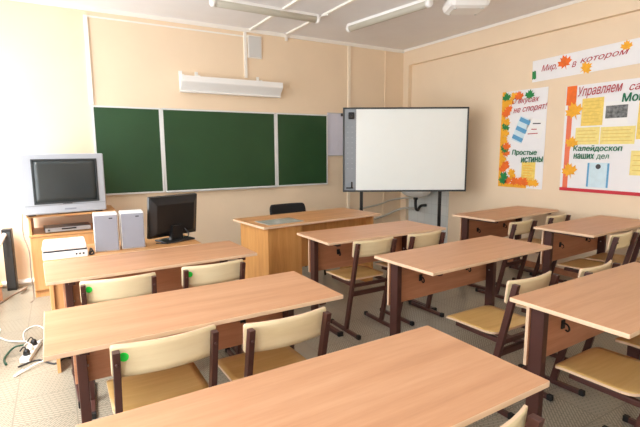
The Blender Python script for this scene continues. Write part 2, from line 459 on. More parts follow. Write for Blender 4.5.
C0 = make_chair((.772, 1.595, 0), R(1), 'wooden school chair without a sticker in the left row, its backrest plain pale wood')
CHAIRS = [
    (2.04, 2.675, 0, 'wooden school chair shown whole, left of the pair at the desk before the teacher desk'),
    (2.57, 2.68, 2, 'wooden school chair right of the pair at the desk before the teacher desk'),
    (2.15, 1.435, 1, 'wooden school chair with yellow seat beyond the left corner of the nearest middle-row desk'),
    (2.70, 1.385, 4, 'wooden school chair showing only its backrest top over the nearest middle-row desk'),
    (2.125, .73, 2, 'wooden school chair in the right foreground, wide brown seat under the nearest middle-row desk'),
    (2.66, .735, 1, 'wooden school chair at the right photo edge, only its seat corner showing'),
    (3.76, 2.64, 5, 'wooden school chair left of the pair at the farthest right-row desk'),
    (4.40, 2.69, 5, 'wooden school chair right of the pair at the farthest right-row desk'),
    (3.90, 1.83, 3, 'wooden school chair left of the pair at the right-row desk under the large poster'),
    (4.34, 1.84, 3, 'wooden school chair at the right photo edge, right of the pair under the large poster'),
    (.845, .672, 1, 'wooden school chair at the bottom photo edge, its backrest corner showing past the nearest desk'),
]
for x, y, a, lab in CHAIRS: dup(C0, (x, y, 0), R(a), lab)
CS = make_chair((.298, 1.65, 0), R(0), 'nearest wooden school chair with a green sticker, largest backrest in the left row', True)
dup(CS, (.24, 2.575, 0), R(-3), 'wooden school chair with a green sticker, left one at the desk before the speakers')
dup(CS, (.77, 2.60, 0), R(0), 'wooden school chair with a green sticker, right one at the desk before the speakers')

# ------------------------------------------------------------------ teacher desk
t = thing('teacher_desk', 'orange wooden teacher desk with closed pedestal standing before the chalkboard', 'desk', (1.50, 3.53, 0), R(6))
TW, TD, TH = 1.385, .62, .76
bm = BM(); box(bm, 0, TW, 0, TD, TH-.022, TH, bev=.003)
for f in bm.faces:
    if abs(f.normal.z) < .9: f.material_index = 1
obj('desk_top', bm, [M['oaktop'], M['edge']], t)
bm = BM(); box(bm, .06, .42, .04, .58, .03, TH-.0225, bev=.002); pd = obj('pedestal', bm, M['oak'], t)
bm = BM(); box(bm, .075, .405, .585, .60, .06, .70, bev=.002); dr = obj('pedestal_door', bm, M['oak'], t)
bm = BM(); lathe(bm, [(.008, 0), (.014, .012), (.012, .02)], (.11, .60, .5), 'Y', 12); obj('knob', bm, M['alu'], dr)
bm = BM(); box(bm, .065, .415, .06, .56, 0, .03); obj('plinth', bm, M['black'], t)
bm = BM(); box(bm, .42, 1.31, .14, .158, .30, TH-.0225, bev=.002); obj('modesty_panel', bm, M['oak'], t)
bm = BM(); box(bm, 1.31, 1.33, .04, .58, 0, TH-.0225, bev=.002); obj('side_panel', bm, M['oak'], t)

g = BM(); box(g, -.19, .19, -.13, .13, .7605, .765, bev=.001)
o = obj('desk_glass', g, M['glassdark']); o.location = (1.75, 3.75, 0); o.rotation_euler = (0, 0, R(6.5))
tag(o, 'pale glass sheet lying on the left end of the teacher desk', 'glass sheet')

# black chair behind the teacher desk
t = thing('office_chair', 'black padded chair behind the teacher desk', 'chair', (2.33, 4.50, 0), R(182))
bm = BM()
def cb(u, v):
    x = (2*u-1)*.235; z = .50+.29*v
    if v > .8: x *= 1-.10*((v-.8)/.2)**2
    return (x, -.20-.05*v+.03*(2*u-1)**2, z)
sheet(bm, 12, 10, cb, (0, -.045, 0)); obj('backrest', bm, M['blackfab'], t, bevel=.012)
bm = BM(); box(bm, -.23, .23, -.19, .24, .42, .48, bev=.02); obj('seat', bm, M['blackfab'], t)
for sx in (-1, 1):
    for sy in (-1, 1):
        bm = BM(); tube(bm, [(sx*.2, sy*.19+.02, .425), (sx*.22, sy*.22+.02, 0)], .012, 8); obj('leg', bm, M['black'], t)
    bm = BM(); tube(bm, [(sx*.15, -.17, .44), (sx*.15, -.215, .52), (sx*.15, -.25, .7)], .011, 8); obj('back_support', bm, M['black'], t)

# ------------------------------------------------------------------ computer table, tv cabinet and what stands on them
t = thing('computer_table', 'light wooden computer table behind the left-row desk, holding the speakers and monitor', 'table', (-.12, 3.165, 0), R(2.4))
CW, CD = .99, .44
bm = BM(); box(bm, 0, CW, 0, CD, .728, .75, bev=.003)
for f in bm.faces:
    if abs(f.normal.z) < .9: f.material_index = 1
obj('table_top', bm, [M['cabtop'], M['edge']], t)
for x in (.02, CW-.04):
    bm = BM(); box(bm, x, x+.02, .03, CD-.02, 0, .7275, bev=.002); obj('side_panel', bm, M['cab'], t)
bm = BM(); box(bm, .04, CW-.04, .05, .066, .25, .7275, bev=.002); obj('back_panel', bm, M['cab'], t)

def speaker(x, label):
    t = thing('desktop_speaker', label, 'speaker', (x, 3.265, .75), R(-3), 'desktop speakers')
    bm = BM(); box(bm, -.075, .075, .008, .17, 0, .252, bev=.004); obj('cabinet', bm, M['white'], t)
    bm = BM(); box(bm, -.071, .071, 0, .009, .006, .246, bev=.003); g = obj('grille', bm, M['grille'], t)
    bm = BM(); box(bm, .02, .042, -.001, .0, .222, .229); obj('badge', bm, M['black'], g)
    return t
s1 = speaker(.247, 'silver desktop speaker on the computer table, left one, beside the white printer')
dup(s1, (.415, 3.275, .75), R(-3), 'silver desktop speaker on the computer table, right one, beside the black monitor')

# monitor, seen from behind
t = thing('computer_monitor', 'black flat computer monitor seen from behind on the computer table', 'monitor', (.725, 3.42, .75), R(20))
tilt = Matrix.Diagonal((1.03, 1, 1, 1)) @ Matrix.Translation((0, .0, .185)) @ Matrix.Rotation(R(7), 4, 'X')
bm = BM()
hexa(bm, [(-.195, .0, -.15), (.195, .0, -.15), (.195, .03, -.155), (-.195, .03, -.155)], [(-.195, .0, .155), (.195, .0, .155), (.195, .03, .16), (-.195, .03, .16)])
hexa(bm, [(-.15, -.03, -.11), (.15, -.03, -.11), (.19, .0, -.145), (-.19, .0, -.145)], [(-.15, -.03, .10), (.15, -.03, .10), (.19, .0, .15), (-.19, .0, .15)])
bm.transform(tilt); obj('housing', bm, M['black'], t, bevel=.004)
bm = BM(); box(bm, -.178, .178, .0305, .0335, -.135, .14); bm.transform(tilt); obj('screen', bm, M['screen'], t)
bm = BM(); box(bm, -.045, .045, -.032, -.012, -.13, -.06, bev=.004); bm.transform(tilt)
hexa(bm, [(-.05, -.03, .012), (.05, -.03, .012), (.05, .01, .012), (-.05, .01, .012)], [(-.04, -.045, .12), (.04, -.045, .12), (.04, -.02, .12), (-.04, -.02, .12)])
obj('neck', bm, M['black'], t)
bm = BM(); box(bm, -.12, .12, -.085, .085, 0, .013, bev=.005); obj('base', bm, M['black'], t)
bm = BM(); tube(bm, smooth_path([(.06, -.04, .09), (.07, -.075, .05), (.02, -.1, .02), (-.08, -.09, .006), (-.17, -.02, .006)]), .004, 6)
obj('cord', bm, M['cableb'], t)

# white printer / scanner
t = thing('flatbed_printer', 'white flatbed printer on the left end of the computer table', 'printer', (0.0, 3.185, .75), R(0))
bm = BM(); box(bm, -.125, .125, 0, .30, 0, .046, bev=.006); obj('base', bm, M['white'], t)
bm = BM(); box(bm, -.121, .121, .004, .296, .0465, .055, bev=.002); obj('seam_band', bm, M['ink'], t)
bm = BM(); box(bm, -.125, .12, .0, .30, .0555, .084, bev=.009); obj('lid', bm, M['white'], t)
for x in (.06, .08, .1):
    bm = BM(); lathe(bm, [(.006, 0), (.006, -.003), (.004, -.004)], (x, -.0005, .025), 'Y', 10)
    obj('button', bm, M['ink'], t)
bm = BM()
tube(bm, smooth_path([(.135, 3.22, .757), (.145, 3.24, .79), (.16, 3.22, .76), (.14, 3.20, .757)]), .005, 6)
tube(bm, smooth_path([(.135, 3.212, .757), (.155, 3.25, .775), (.143, 3.265, .757), (.136, 3.28, .757)]), .005, 6)
tag(obj('coiled_cable', bm, M['cableb']), 'dark coiled cable between the white printer and the left speaker', 'cable')

# tv cabinet
t = thing('tv_cabinet', 'light wooden cabinet with a raised shelf carrying the television, by the front wall', 'cabinet', (-.285, 5.04, 0), 0)
KW, KD = .76, .50
bm = BM(); box(bm, 0, KW, .02, KD, 0, .066); obj('plinth', bm, M['cab'], t)
bm = BM(); box(bm, 0, KW, .018, KD, .066, .60, bev=.002); obj('body', bm, M['cab'], t)
for x0, x1 in ((.004, .378), (.382, .756)):
    bm = BM(); box(bm, x0, x1, 0, .0175, .07, .596, bev=.002); dr = obj('door', bm, M['cab'], t)
    bm = BM(); xx = x1-.04 if x0 < .1 else x0+.04
    tube(bm, [(xx, -.001, .53), (xx, -.02, .53), (xx, -.02, .45), (xx, -.001, .45)], .004, 6); obj('handle', bm, M['alu'], dr)
bm = BM(); box(bm, -.005, KW+.005, -.005, KD, .6005, .62, bev=.002); obj('cabinet_top', bm, M['cabtop'], t)
for x in (0, KW-.02):
    bm = BM(); box(bm, x, x+.02, .02, KD, .6205, .795, bev=.002); obj('upright', bm, M['cab'], t)
bm = BM(); box(bm, -.01, KW+.01, -.04, KD, .7955, .815, bev=.002); obj('raised_shelf', bm, M['cabtop'], t)

# television
t = thing('television', 'silver tube television on the raised shelf of the cabinet', 'television', (.04, 5.02, .815), R(8))
TVW, TVH = .715, .585
bm = BM(); w = TVW/2
box(bm, -w, w, -.05, .05, .012, TVH, bev=.012)
bm2 = bm
hexa(bm, [(-w+.02, .05, .03), (w-.02, .05, .03), (w-.16, .40, .06), (-w+.16, .40, .06)], [(-w+.02, .05, TVH-.02), (w-.02, .05, TVH-.02), (w-.16, .40, TVH-.14), (-w+.16, .40, TVH-.14)])
obj('housing', bm, M['silver'], t, bevel=.004)
bm = BM()
def scr(u, v):
    x = (2*u-1)*.265+.012; z = .125+.395*v
    return (x, -.0525-.006*(1-(2*u-1)**2)*(1-(2*v-1)**2), z)
sheet(bm, 12, 10, scr, (0, .012, 0)); obj('screen', bm, M['screen'], t)
bm = BM()
x0, x1, z0, z1 = -.268, .292, .11, .535
for a in ((x0, x1, z0, z0+.016), (x0, x1, z1-.016, z1), (x0, x0+.016, z0+.016, z1-.016), (x1-.016, x1, z0+.016, z1-.016)):
    box(bm, a[0], a[1], -.056, -.049, a[2], a[3], bev=.002)
obj('screen_surround', bm, M['wbframe'], t)
bm = BM(); box(bm, -w+.01, w-.01, -.0525, -.049, .095, .099); obj('seam', bm, M['wbpanel'], t)
bm = BM(); box(bm, -.03, .05, -.052, -.049, .103, .108); obj('badge', bm, M['ink'], t)
bm = BM(); box(bm, -.02, .08, -.053, -.049, .045, .06, bev=.001); obj('control_flap', bm, M['grille'], t)
for x in (-.29, .29):
    bm = BM(); box(bm, x-.03, x+.03, -.02, .03, 0, .0125); obj('foot', bm, M['black'], t)

# dvd player in the cabinet opening
t = thing('dvd_player', 'slim grey disc player on the cabinet below the television', 'disc player', (.045, 5.10, .6205), R(4))
bm = BM(); box(bm, -.205, .205, 0, .22, .008, .052, bev=.003); obj('housing', bm, M['dvd'], t)
bm = BM(); box(bm, -.2, .2, -.006, -.0005, .01, .05, bev=.002); fp = obj('fascia', bm, M['alu'], t)
bm = BM(); box(bm, -.06, .07, -.008, -.0062, .028, .042); obj('disc_tray', bm, M['black'], fp)
bm = BM(); lathe(bm, [(.009, 0), (.009, -.006), (.006, -.008)], (-.17, -.0062, .03), 'Y', 12); obj('knob', bm, M['wbframe'], fp)
for x in (-.16, .16):
    bm = BM(); lathe(bm, [(.014, 0), (.012, .0085)], (x, .05, 0), 'Z', 12); obj('foot', bm, M['rubber'], t)

# sockets on the front wall behind the cabinet
def socket(x, label):
    t = thing('wall_socket', label, 'socket', (x, YB, .77), 0, 'front wall sockets')
    bm = BM(); box(bm, -.04, .04, -.012, 0, -.04, .04, bev=.004); obj('cover_plate', bm, M['white'], t)
    bm = BM(); lathe(bm, [(.022, -.0125), (.022, -.016), (.016, -.016), (.015, -.013)], (0, 0, 0), 'Y', 18); obj('insert', bm, M['wtrim'], t)
    return t
s = socket(.06, 'white wall socket under the television, left of two')
dup(s, (.16, YB, .77), 0, 'white wall socket under the television, right of two')

# slim black column and the things at the left photo edge
t = thing('slim_column', 'slim black column standing on the floor left of the television cabinet', 'column', (-.50, 5.49, 0), R(-6))
bm = BM(); box(bm, -.042, .042, -.045, .045, 0, .64, bev=.006); obj('body', bm, M['black'], t)
bm = BM(); box(bm, -.035, .035, -.048, -.0455, .03, .615, bev=.001); obj('front_cover', bm, M['wbframe'], t)
t = thing('wooden_stool', 'low wooden stool at the left photo edge near the slim black column', 'stool', (-.665, 5.14, 0), R(10))
bm = BM(); box(bm, -.11, .11, -.11, .11, .15, .175, bev=.004); obj('seat', bm, M['cab'], t)
for sx in (-1, 1):
    for sy in (-1, 1):
        bm = BM(); box(bm, sx*.085-.016, sx*.085+.016, sy*.085-.016, sy*.085+.016, 0, .1495, bev=.003); obj('leg', bm, M['panel'], t)
bm = BM(); tube(bm, [(-.72, 5.17, .197), (-.515, 5.425, .60)], .02, 10)
tag(obj('pale_pole', bm, M['radgrey']), 'pale pole leaning from the low stool against the slim black column', 'pole')

# ------------------------------------------------------------------ cables and power strip on the floor
t = thing('power_strip', 'white power strip with plugs on the floor left of the second left-row desk', 'power strip', (-.265, 3.62, 0), R(78))
bm = BM(); box(bm, -.15, .15, -.03, .03, 0, .035, bev=.006); obj('housing', bm, M['white'], t)
for i, x in enumerate((-.09, -.01, .08)):
    bm = BM(); lathe(bm, [(.022, .0355), (.020, .06), (.012, .075)], (x, 0, 0), 'Z', 14)
    tube(bm, smooth_path([(x, 0, .073), (x+.02, .02, .085), (x+.04, .05, .05)]), .004, 6)
    pl = obj('plug', bm, M['black'] if i != 1 else M['wtrim'], t)
def cable(pts, r, m, label):
    bm = BM(); tube(bm, smooth_path(pts, 6), r, 6); tag(obj('floor_cable', bm, m), label, 'cable', 'cables on the floor')
cable([(-.29, 3.80, .03), (-.42, 3.95, .005), (-.52, 4.1, .005), (-.62, 4.05, .005), (-.66, 3.9, .005), (-.8, 3.95, .005)], .006, M['cablew'], 'white cable running left from the power strip to the photo edge')
cable([(-.8, 4.35, .005), (-.6, 4.4, .005), (-.50, 4.25, .005), (-.55, 4.12, .017), (-.72, 4.15, .005), (-.8, 4.25, .005)], .006, M['cablew'], 'white cable looping on the floor at the left photo edge')
cable([(-.22, 3.77, .03), (-.17, 3.9, .005), (-.20, 4.1, .005), (-.26, 4.2, .005), (-.33, 4.1, .005), (-.32, 3.9, .005)], .005, M['cablew'], 'white cable in a small loop just behind the power strip')
cable([(-.30, 3.70, .045), (-.37, 3.73, .03), (-.42, 3.62, .006), (-.40, 3.5, .006)], .007, M['cablegr'], 'dark green cable curling left off the power strip')
cable([(-.33, 3.42, .006), (-.22, 3.47, .006), (-.12, 3.35, .006), (-.05, 3.42, .006), (.03, 3.33, .006), (.12, 3.40, .006)], .006, M['cableb'], 'dark cable on the floor running under the second left-row desk')
cable([(-.30, 3.36, .006), (-.34, 3.28, .006), (-.22, 3.38, .02), (-.10, 3.45, .006), (.02, 3.46, .006)], .006, M['cablew'], 'white cable tangled in front of the power strip')
cable([(-.75, 4.80, .008), (-.58, 5.0, .008), (-.47, 5.28, .008), (-.38, 5.40, .008), (-.43, 5.25, .03), (-.37, 5.33, .045), (-.395, 5.44, .008)], .009, M['cableg'], 'grey brown cable by the foot of the television cabinet')
bm = BM()
tube(bm, smooth_path([(-.315, 5.16, .90), (-.335, 5.10, .78), (-.335, 5.06, .62), (-.30, 5.00, .48), (-.30, 4.99, .30), (-.297, 5.0, .12), (-.30, 5.0, .006), (-.32, 4.9, .006)], 6), .006, 6)
tag(obj('hanging_cable', bm, M['cableg']), 'brown cable hanging down the left side of the television cabinet', 'cable')

# ------------------------------------------------------------------ chalkboard
t = thing('chalkboard', 'green three-panel chalkboard on the front wall', 'chalkboard', (.366, YB, .924), 0)
BW, BH = 3.02, .995
secs = [(0, .722), (.732, 2.198), (2.212, 3.02)]
for a, b in secs:
    bm = BM(); box(bm, a+.018, b-.018, -.03, -.008, .018, BH-.018); bp = obj('board_panel', bm, M['green'], t)
    bm = BM()
    box(bm, a, b, -.034, -.004, 0, .019, bev=.002); box(bm, a, b, -.034, -.004, BH-.019, BH, bev=.002)
    box(bm, a, a+.019, -.034, -.004, .019, BH-.019, bev=.002); box(bm, b-.019, b, -.034, -.004, .019, BH-.019, bev=.002)
    obj('panel_frame', bm, M['alulight'], bp)
for x in (.727, 2.205):
    bm = BM(); tube(bm, [(x, -.03, .02), (x, -.03, BH-.02)], .006, 8); obj('hinge', bm, M['alulight'], t)
bm = BM(); box(bm, .74, 2.19, -.075, -.034, -.004, .008, bev=.002); obj('chalk_ledge', bm, M['alu'], t)

# grey board beside it
t = thing('side_board', 'lavender grey pinboard on the front wall just right of the chalkboard', 'board', (3.395, YB, 1.345), 0)
bm = BM(); box(bm, 0, .27, -.014, 0, 0, .595, bev=.002); obj('panel', bm, M['greyboard'], t)
bm = BM(); box(bm, .27, .282, -.02, 0, 0, .595, bev=.002); box(bm, 0, .282, -.02, 0, -.012, 0, bev=.002); box(bm, 0, .282, -.02, 0, .595, .607, bev=.002); obj('frame', bm, M['alu'], t)
bm = BM(); box(bm, .22, .285, -.05, -.0205, .56, .60, bev=.004); obj('clip', bm, M['wbframe'], t)

# ------------------------------------------------------------------ board lamp, wall box
t = thing('board_lamp', 'white strip lamp on the front wall above the chalkboard', 'lamp', (1.315, YB, 2.13), 0)
LW = 1.31
bm = BM(); prism(bm, [(0, -.16, .165), (0, -.05, .165), (0, -.05, .0), (0, -.075, .0), (0, -.165, .10)], (LW, 0, 0)); obj('housing', bm, M['whitemet'], t, bevel=.004)
bm = BM(); prism(bm, [(.012, -.163, .088), (.012, -.156, .088), (.012, -.082, .02), (.012, -.089, .014)], (LW-.024, 0, 0)); obj('reflector', bm, M['white'], t)
bm = BM(); prism(bm, [(0, -.095, .0), (0, -.05, .0), (0, -.05, -.022), (0, -.095, -.016)], (LW, 0, 0)); obj('lower_lip', bm, M['whitemet'], t, bevel=.002)
for x in (.03, .22, 1.02):
    bm = BM()
    box(bm, x-.015, x+.015, -.13, 0, .165, .18, bev=.003); box(bm, x-.02, x+.02, -.012, 0, .12, .235, bev=.003)
    obj('wall_mount', bm, M['whitemet'], t)
t = thing('wall_box', 'light grey ventilation box high on the front wall under the ceiling', 'box', (2.205, YB, 2.595), 0)
bm = BM(); box(bm, 0, .19, -.025, 0, 0, .28, bev=.004); obj('frame', bm, M['wtrim'], t)
bm = BM(); box(bm, .012, .178, -.031, -.0255, .012, .268, bev=.002); obj('cover', bm, M['radgrey'], t)

# ------------------------------------------------------------------ ceiling lights
def ceiling_light(loc, rz, label):
    t = thing('ceiling_light', label, 'ceiling light', loc, rz, 'fluorescent ceiling lights')
    L = 1.24
    bm = BM(); box(bm, 0, L, -.035, .035, -.03, 0, bev=.003); obj('housing', bm, M['whitemet'], t)
    bm = BM(); lathe(bm, [(.03, .02), (.04, .035), (.04, L-.035), (.03, L-.02)], (0, 0, -.05), 'X', 20)
    obj('tube_cover', bm, M['lampgrey'], t)
    for x0, x1 in ((-.02, .034), (L-.034, L+.02)):
        bm = BM(); a, b = (x0, x1)
        lathe(bm, [(.025, a), (.042, a+.012), (.045, (a+b)/2), (.043, b)] if a < .5 else [(.043, a), (.045, (a+b)/2), (.042, b-.012), (.025, b)], (0, 0, -.05), 'X', 20)
        obj('end_cap', bm, M['whitemet'], t)
    return t
c = ceiling_light((1.465, 4.65, H), R(0), 'fluorescent ceiling light along the chalkboard wall, left one')
dup(c, (3.235, 4.81, H), R(-82), 'fluorescent ceiling light above the standing whiteboard, near the projector')
t = None
bm = BM(); tube(bm, smooth_path([(2.70, 4.64, 2.90), (2.73, 4.60, 2.935), (2.75, 4.5, 2.925)]), .008, 6)
tag(obj('lamp_cord', bm, M['cablew']), 'short white cord at the right end of the left ceiling light', 'cord')

# ceiling projector
t = thing('projector', 'white rounded projector hanging from the ceiling at the top photo edge', 'projector', (3.585, 3.27, 2.84), R(-30))
bm = BM(); box(bm, -.20, .20, -.16, .16, -.075, .05, bev=.055); obj('housing', bm, M['white'], t)
bm = BM(); lathe(bm, [(.04, .155), (.042, .175), (.034, .18), (.030, .17)], (.09, 0, -.01), 'Y', 20); obj('lens', bm, M['screen'], t)
for k in range(5):
    bm = BM(); box(bm, .197, .203, -.08+k*.03, -.065+k*.03, -.02, .0); obj('vent_slot', bm, M['radgrey'], t)
bm = BM(); lathe(bm, [(.022, .045), (.022, .11)], (0, 0, 0), 'Z', 14); lathe(bm, [(.07, .10), (.07, .1125)], (0, 0, 0), 'Z', 18); obj('ceiling_mount', bm, M['alu'], t)
for x, y in ((-.13, -.1), (.13, -.1), (-.13, .1), (.13, .1)):
    bm = BM(); lathe(bm, [(.012, -.06), (.012, -.081)], (x, y, 0), 'Z', 12); obj('foot', bm, M['radgrey'], t)

# ------------------------------------------------------------------ interactive whiteboard on a stand
ang = math.atan2(4.005-4.80, 4.508-3.146)
t = thing('whiteboard', 'white interactive board on a black floor stand in the corner right of the chalkboard', 'whiteboard', (3.827, 4.40, 0), ang)
w = .789; z0, z1 = .885, 1.945
bm = BM(); box(bm, -w+.02, w-.02, -.012, .03, z0+.02, z1-.02); obj('back_panel', bm, M['wbframe'], t)
bm = BM(); box(bm, -w+.165, w-.018, -.018, -.0125, z0+.022, z1-.02, bev=.001); obj('writing_surface', bm, M['wb'], t)
bm = BM(); box(bm, -w+.018, -w+.163, -.019, -.0125, z0+.022, z1-.02, bev=.001); cp = obj('control_strip', bm, M['wbpanel'], t)
for k in range(9):
    for j in range(2):
        x = -w+.06+j*.055; z = z0+.30+k*.065
        bm = BM(); box(bm, x-.009, x+.009, -.0200, -.0192, z-.005, z+.005); obj('icon', bm, M['icon'], cp)
bm = BM(); box(bm, -w+.065, -w+.14, -.05, -.0195, z1-.145, z1-.06, bev=.012); lathe(bm, [(.02, 0), (.028, -.02), (.02, -.03)], (-w+.09, -.05, z1-.10), 'Y', 14); obj('sensor', bm, M['black'], t)
bm = BM(); box(bm, -w+.04, -w+.13, -.035, -.0195, z0+.045, z0+.06, bev=.003); tube(bm, [(-w+.112, -.03, z0+.055), (-w+.112, -.03, z0+.13)], .009, 8); obj('pen', bm, M['black'], t)
bm = BM()
for a in ((-w, w, z0, z0+.022), (-w, w, z1-.02, z1), (-w, -w+.018, z0+.022, z1-.02), (w-.018, w, z0+.022, z1-.02)):
    box(bm, a[0], a[1], -.028, .032, a[2], a[3], bev=.003)
obj('frame', bm, M['wbframe'], t)
for x in (-.545, .475):
    bm = BM(); box(bm, x-.02, x+.02, .035, .065, .05, 1.6, bev=.003); lg = obj('stand_leg', bm, M['black'], t)
    bm = BM(); box(bm, x-.022, x+.022, -.22, .27, .03, .062, bev=.004)
    for y in (-.19, .24): lathe(bm, [(.012, .002), (.03, .004), (.03, .024), (.012, .031)], (x, y, 0), 'Z', 14)
    obj('foot', bm, M['black'], lg)
bm = BM(); box(bm, -.525, .455, .04, .06, 1.2, 1.24); obj('crossbar', bm, M['black'], t)

# ------------------------------------------------------------------ sink in the corner
bm = BM(); box(bm, XR-.012, XR, 4.62, 5.465, .0, 1.45)
o = struct('trim_13', bm, M['tile'])
t = thing('wash_basin', 'white wash basin on the right wall half hidden behind the standing whiteboard', 'sink', (XR-.0125, 5.07, .86), 0)
bm = BM()
n = 24; prof = [(1.0, .0), (1.0, -.035), (.92, -.075), (.72, -.12), (.40, -.15), (.14, -.155)]
inner = [(.93, .0), (.84, -.05), (.62, -.10), (.30, -.125), (.08, -.13)]
def bp(a, s): return (-.215+.215*s*math.cos(a), .27*s*math.sin(a))
rings = []
for s, z in inner[::-1]+prof:
    rings.append([bm.verts.new((*bp(2*math.pi*k/n, s), z)) for k in range(n)])
for i in range(len(rings)-1):
    for k in range(n):
        f = bm.faces.new((rings[i][k], rings[i][(k+1) % n], rings[i+1][(k+1) % n], rings[i+1][k])); f.smooth = True
bm.faces.new(rings[0]); bm.faces.new(rings[-1])
obj('bowl', bm, M['ceramic'], t)
bm = BM(); box(bm, -.13, 0, -.24, .24, -.03, .03, bev=.008); obj('wall_ledge', bm, M['ceramic'], t)
bm = BM(); tube(bm, smooth_path([(-.215, 0, -.15), (-.215, 0, -.26), (-.21, -.01, -.33), (-.18, -.02, -.35), (-.15, -.02, -.31), (-.10, -.01, -.29), (-.002, 0, -.29)]), .022, 10)
lathe(bm, [(.035, -.16), (.035, -.19)], (-.215, 0, 0), 'Z', 14); obj('drain_trap', bm, M['black'], t)
bm = BM(); tube(bm, smooth_path([(-.06, 0, .028), (-.06, 0, .13), (-.09, 0, .17), (-.16, 0, .17), (-.18, 0, .14)]), .011, 10); lathe(bm, [(.02, .03), (.022, .06)], (-.06, 0, 0), 'Z', 14); obj('tap', bm, M['alu'], t)
bm = BM(); tube(bm, smooth_path([(3.95, YB-.03, .52), (4.3, YB-.03, .56), (4.55, YB-.05, .62), (4.70, 5.40, .66), (4.74, 5.25, .67)]), .014, 8)
tag(obj('water_pipe', bm, M['pipe']), 'thin grey pipe along the front wall to the wash basin, upper one', 'pipe', 'sink pipes')
bm = BM(); tube(bm, smooth_path([(4.0, YB-.03, .30), (4.45, YB-.03, .38), (4.62, YB-.06, .44), (4.72, 5.38, .50), (4.80, 5.15, .50)]), .018, 8)
tag(obj('water_pipe', bm, M['pipe']), 'thicker grey pipe along the front wall below the wash basin, lower one', 'pipe', 'sink pipes')

# ------------------------------------------------------------------ posters on the right wall
K = 1.01459
def wall_root(name, label, cat, y, z, tilt=0.):
    """local x runs to the right along the wall, y up, z out of the wall"""
    o = thing(name, label, cat)
    o.matrix_world = Matrix(((0, 0, -1, XR-.0015), (-1, 0, 0, y), (0, 1, 0, z), (0, 0, 0, 1))) @ Matrix.Rotation(R(tilt), 4, 'Z')
    return o
def plate(bm, u0, u1, v0, v1, zb, zt): box(bm, u0, u1, v0, v1, zb, zt)
def quad(bm, u, v, w, h, rot, zb, zt):
    m = Matrix.Translation((u, v, 0)) @ Matrix.Rotation(R(rot), 4, 'Z')
    box(bm, -w/2, w/2, -h/2, h/2, zb, zt, mtx=m)
LEAF = [(0, -.5), (.04, -.22), (.30, -.30), (.24, -.16), (.50, -.02), (.40, .06), (.44, .26), (.24, .18), (.20, .24), (.22, .44), (.10, .34), (0, .54),
        (-.10, .34), (-.22, .44), (-.20, .24), (-.24, .18), (-.44, .26), (-.40, .06), (-.50, -.02), (-.24, -.16), (-.30, -.30), (-.04, -.22)]
def leaf(parent, u, v, size, rot, m, z):
    bm = BM(); mt = Matrix.Translation((u, v, z)) @ Matrix.Rotation(R(rot), 4, 'Z') @ Matrix.Scale(size, 4)
    prism(bm, [mt @ Vector((a, b, 0)) for a, b in LEAF], (0, 0, .0015))
    return obj('maple_leaf', bm, m, parent)
def fill_outline(me):
    """triangulate glyph outlines, keeping what has a non-zero winding number"""
    from mathutils.geometry import delaunay_2d_cdt
    V = [Vector((v.co.x, v.co.y)) for v in me.vertices]; E = [tuple(e.vertices) for e in me.edges]
    ov, oe, of, _, _, _ = delaunay_2d_cdt(V, E, [], 0, 1e-5)
    segs = [(V[a], V[b]) for a, b in E]; tris = []
    for t in of:
        cx = sum(ov[i].x for i in t)/len(t); cy = sum(ov[i].y for i in t)/len(t); wn = 0
        for a, b in segs:
            if (a.y <= cy) != (b.y <= cy):
                if a.x+(cy-a.y)/(b.y-a.y)*(b.x-a.x) > cx: wn += 1 if b.y > a.y else -1
        if wn: tris.append(tuple(t))
    m2 = bpy.data.meshes.new('lettering'); m2.from_pydata([(p.x, p.y, 0) for p in ov], [], tris)
    bm = bmesh.new(); bm.from_mesh(m2)
    bmesh.ops.delete(bm, geom=[v for v in bm.verts if not v.link_faces], context='VERTS')
    bm.to_mesh(m2); bm.free(); bpy.data.meshes.remove(me)
    return m2
def text(parent, s, u, v, width, height, m, shear=0., bold=0., z=.004, name='lettering', rot=0.):
    cu = bpy.data.curves.new('lettering', 'FONT'); cu.body = s; cu.size = 1.; cu.shear = shear; cu.fill_mode = 'NONE'
    cu.resolution_u = 4
    ob = bpy.data.objects.new('lettering', cu); COL.objects.link(ob)
    bpy.context.view_layer.update()
    dg = bpy.context.evaluated_depsgraph_get()
    me = bpy.data.meshes.new_from_object(ob.evaluated_get(dg)); bpy.data.objects.remove(ob)
    me = fill_outline(me)
    xs = [p.co.x for p in me.vertices]; yy = [p.co.y for p in me.vertices]
    sx = width/(max(xs)-min(xs)); sy = height/(max(yy)-min(yy))
    me.transform(Matrix.Translation((u, v, z)) @ Matrix.Rotation(R(rot), 4, 'Z') @ Matrix.Diagonal((sx, sy, 1, 1)) @ Matrix.Translation((-min(xs), -min(yy), 0)))
    if bold:                      # a heavier stroke: a second and third copy a hair to the side
        b2 = bmesh.new(); b2.from_mesh(me); g0 = b2.verts[:]+b2.edges[:]+b2.faces[:]
        for q in ((bold, 0), (bold*.5, bold*.5)):
            d = bmesh.ops.duplicate(b2, geom=g0)
            bmesh.ops.translate(b2, vec=(q[0]*sx, q[1]*sy, .0003 if q[1] else .0006), verts=[e for e in d['geom'] if isinstance(e, bmesh.types.BMVert)])
        b2.to_mesh(me); b2.free()
    me.materials.clear(); me.materials.append(m)
    o = bpy.data.objects.new(name, me); COL.objects.link(o); o.parent = parent
    return o

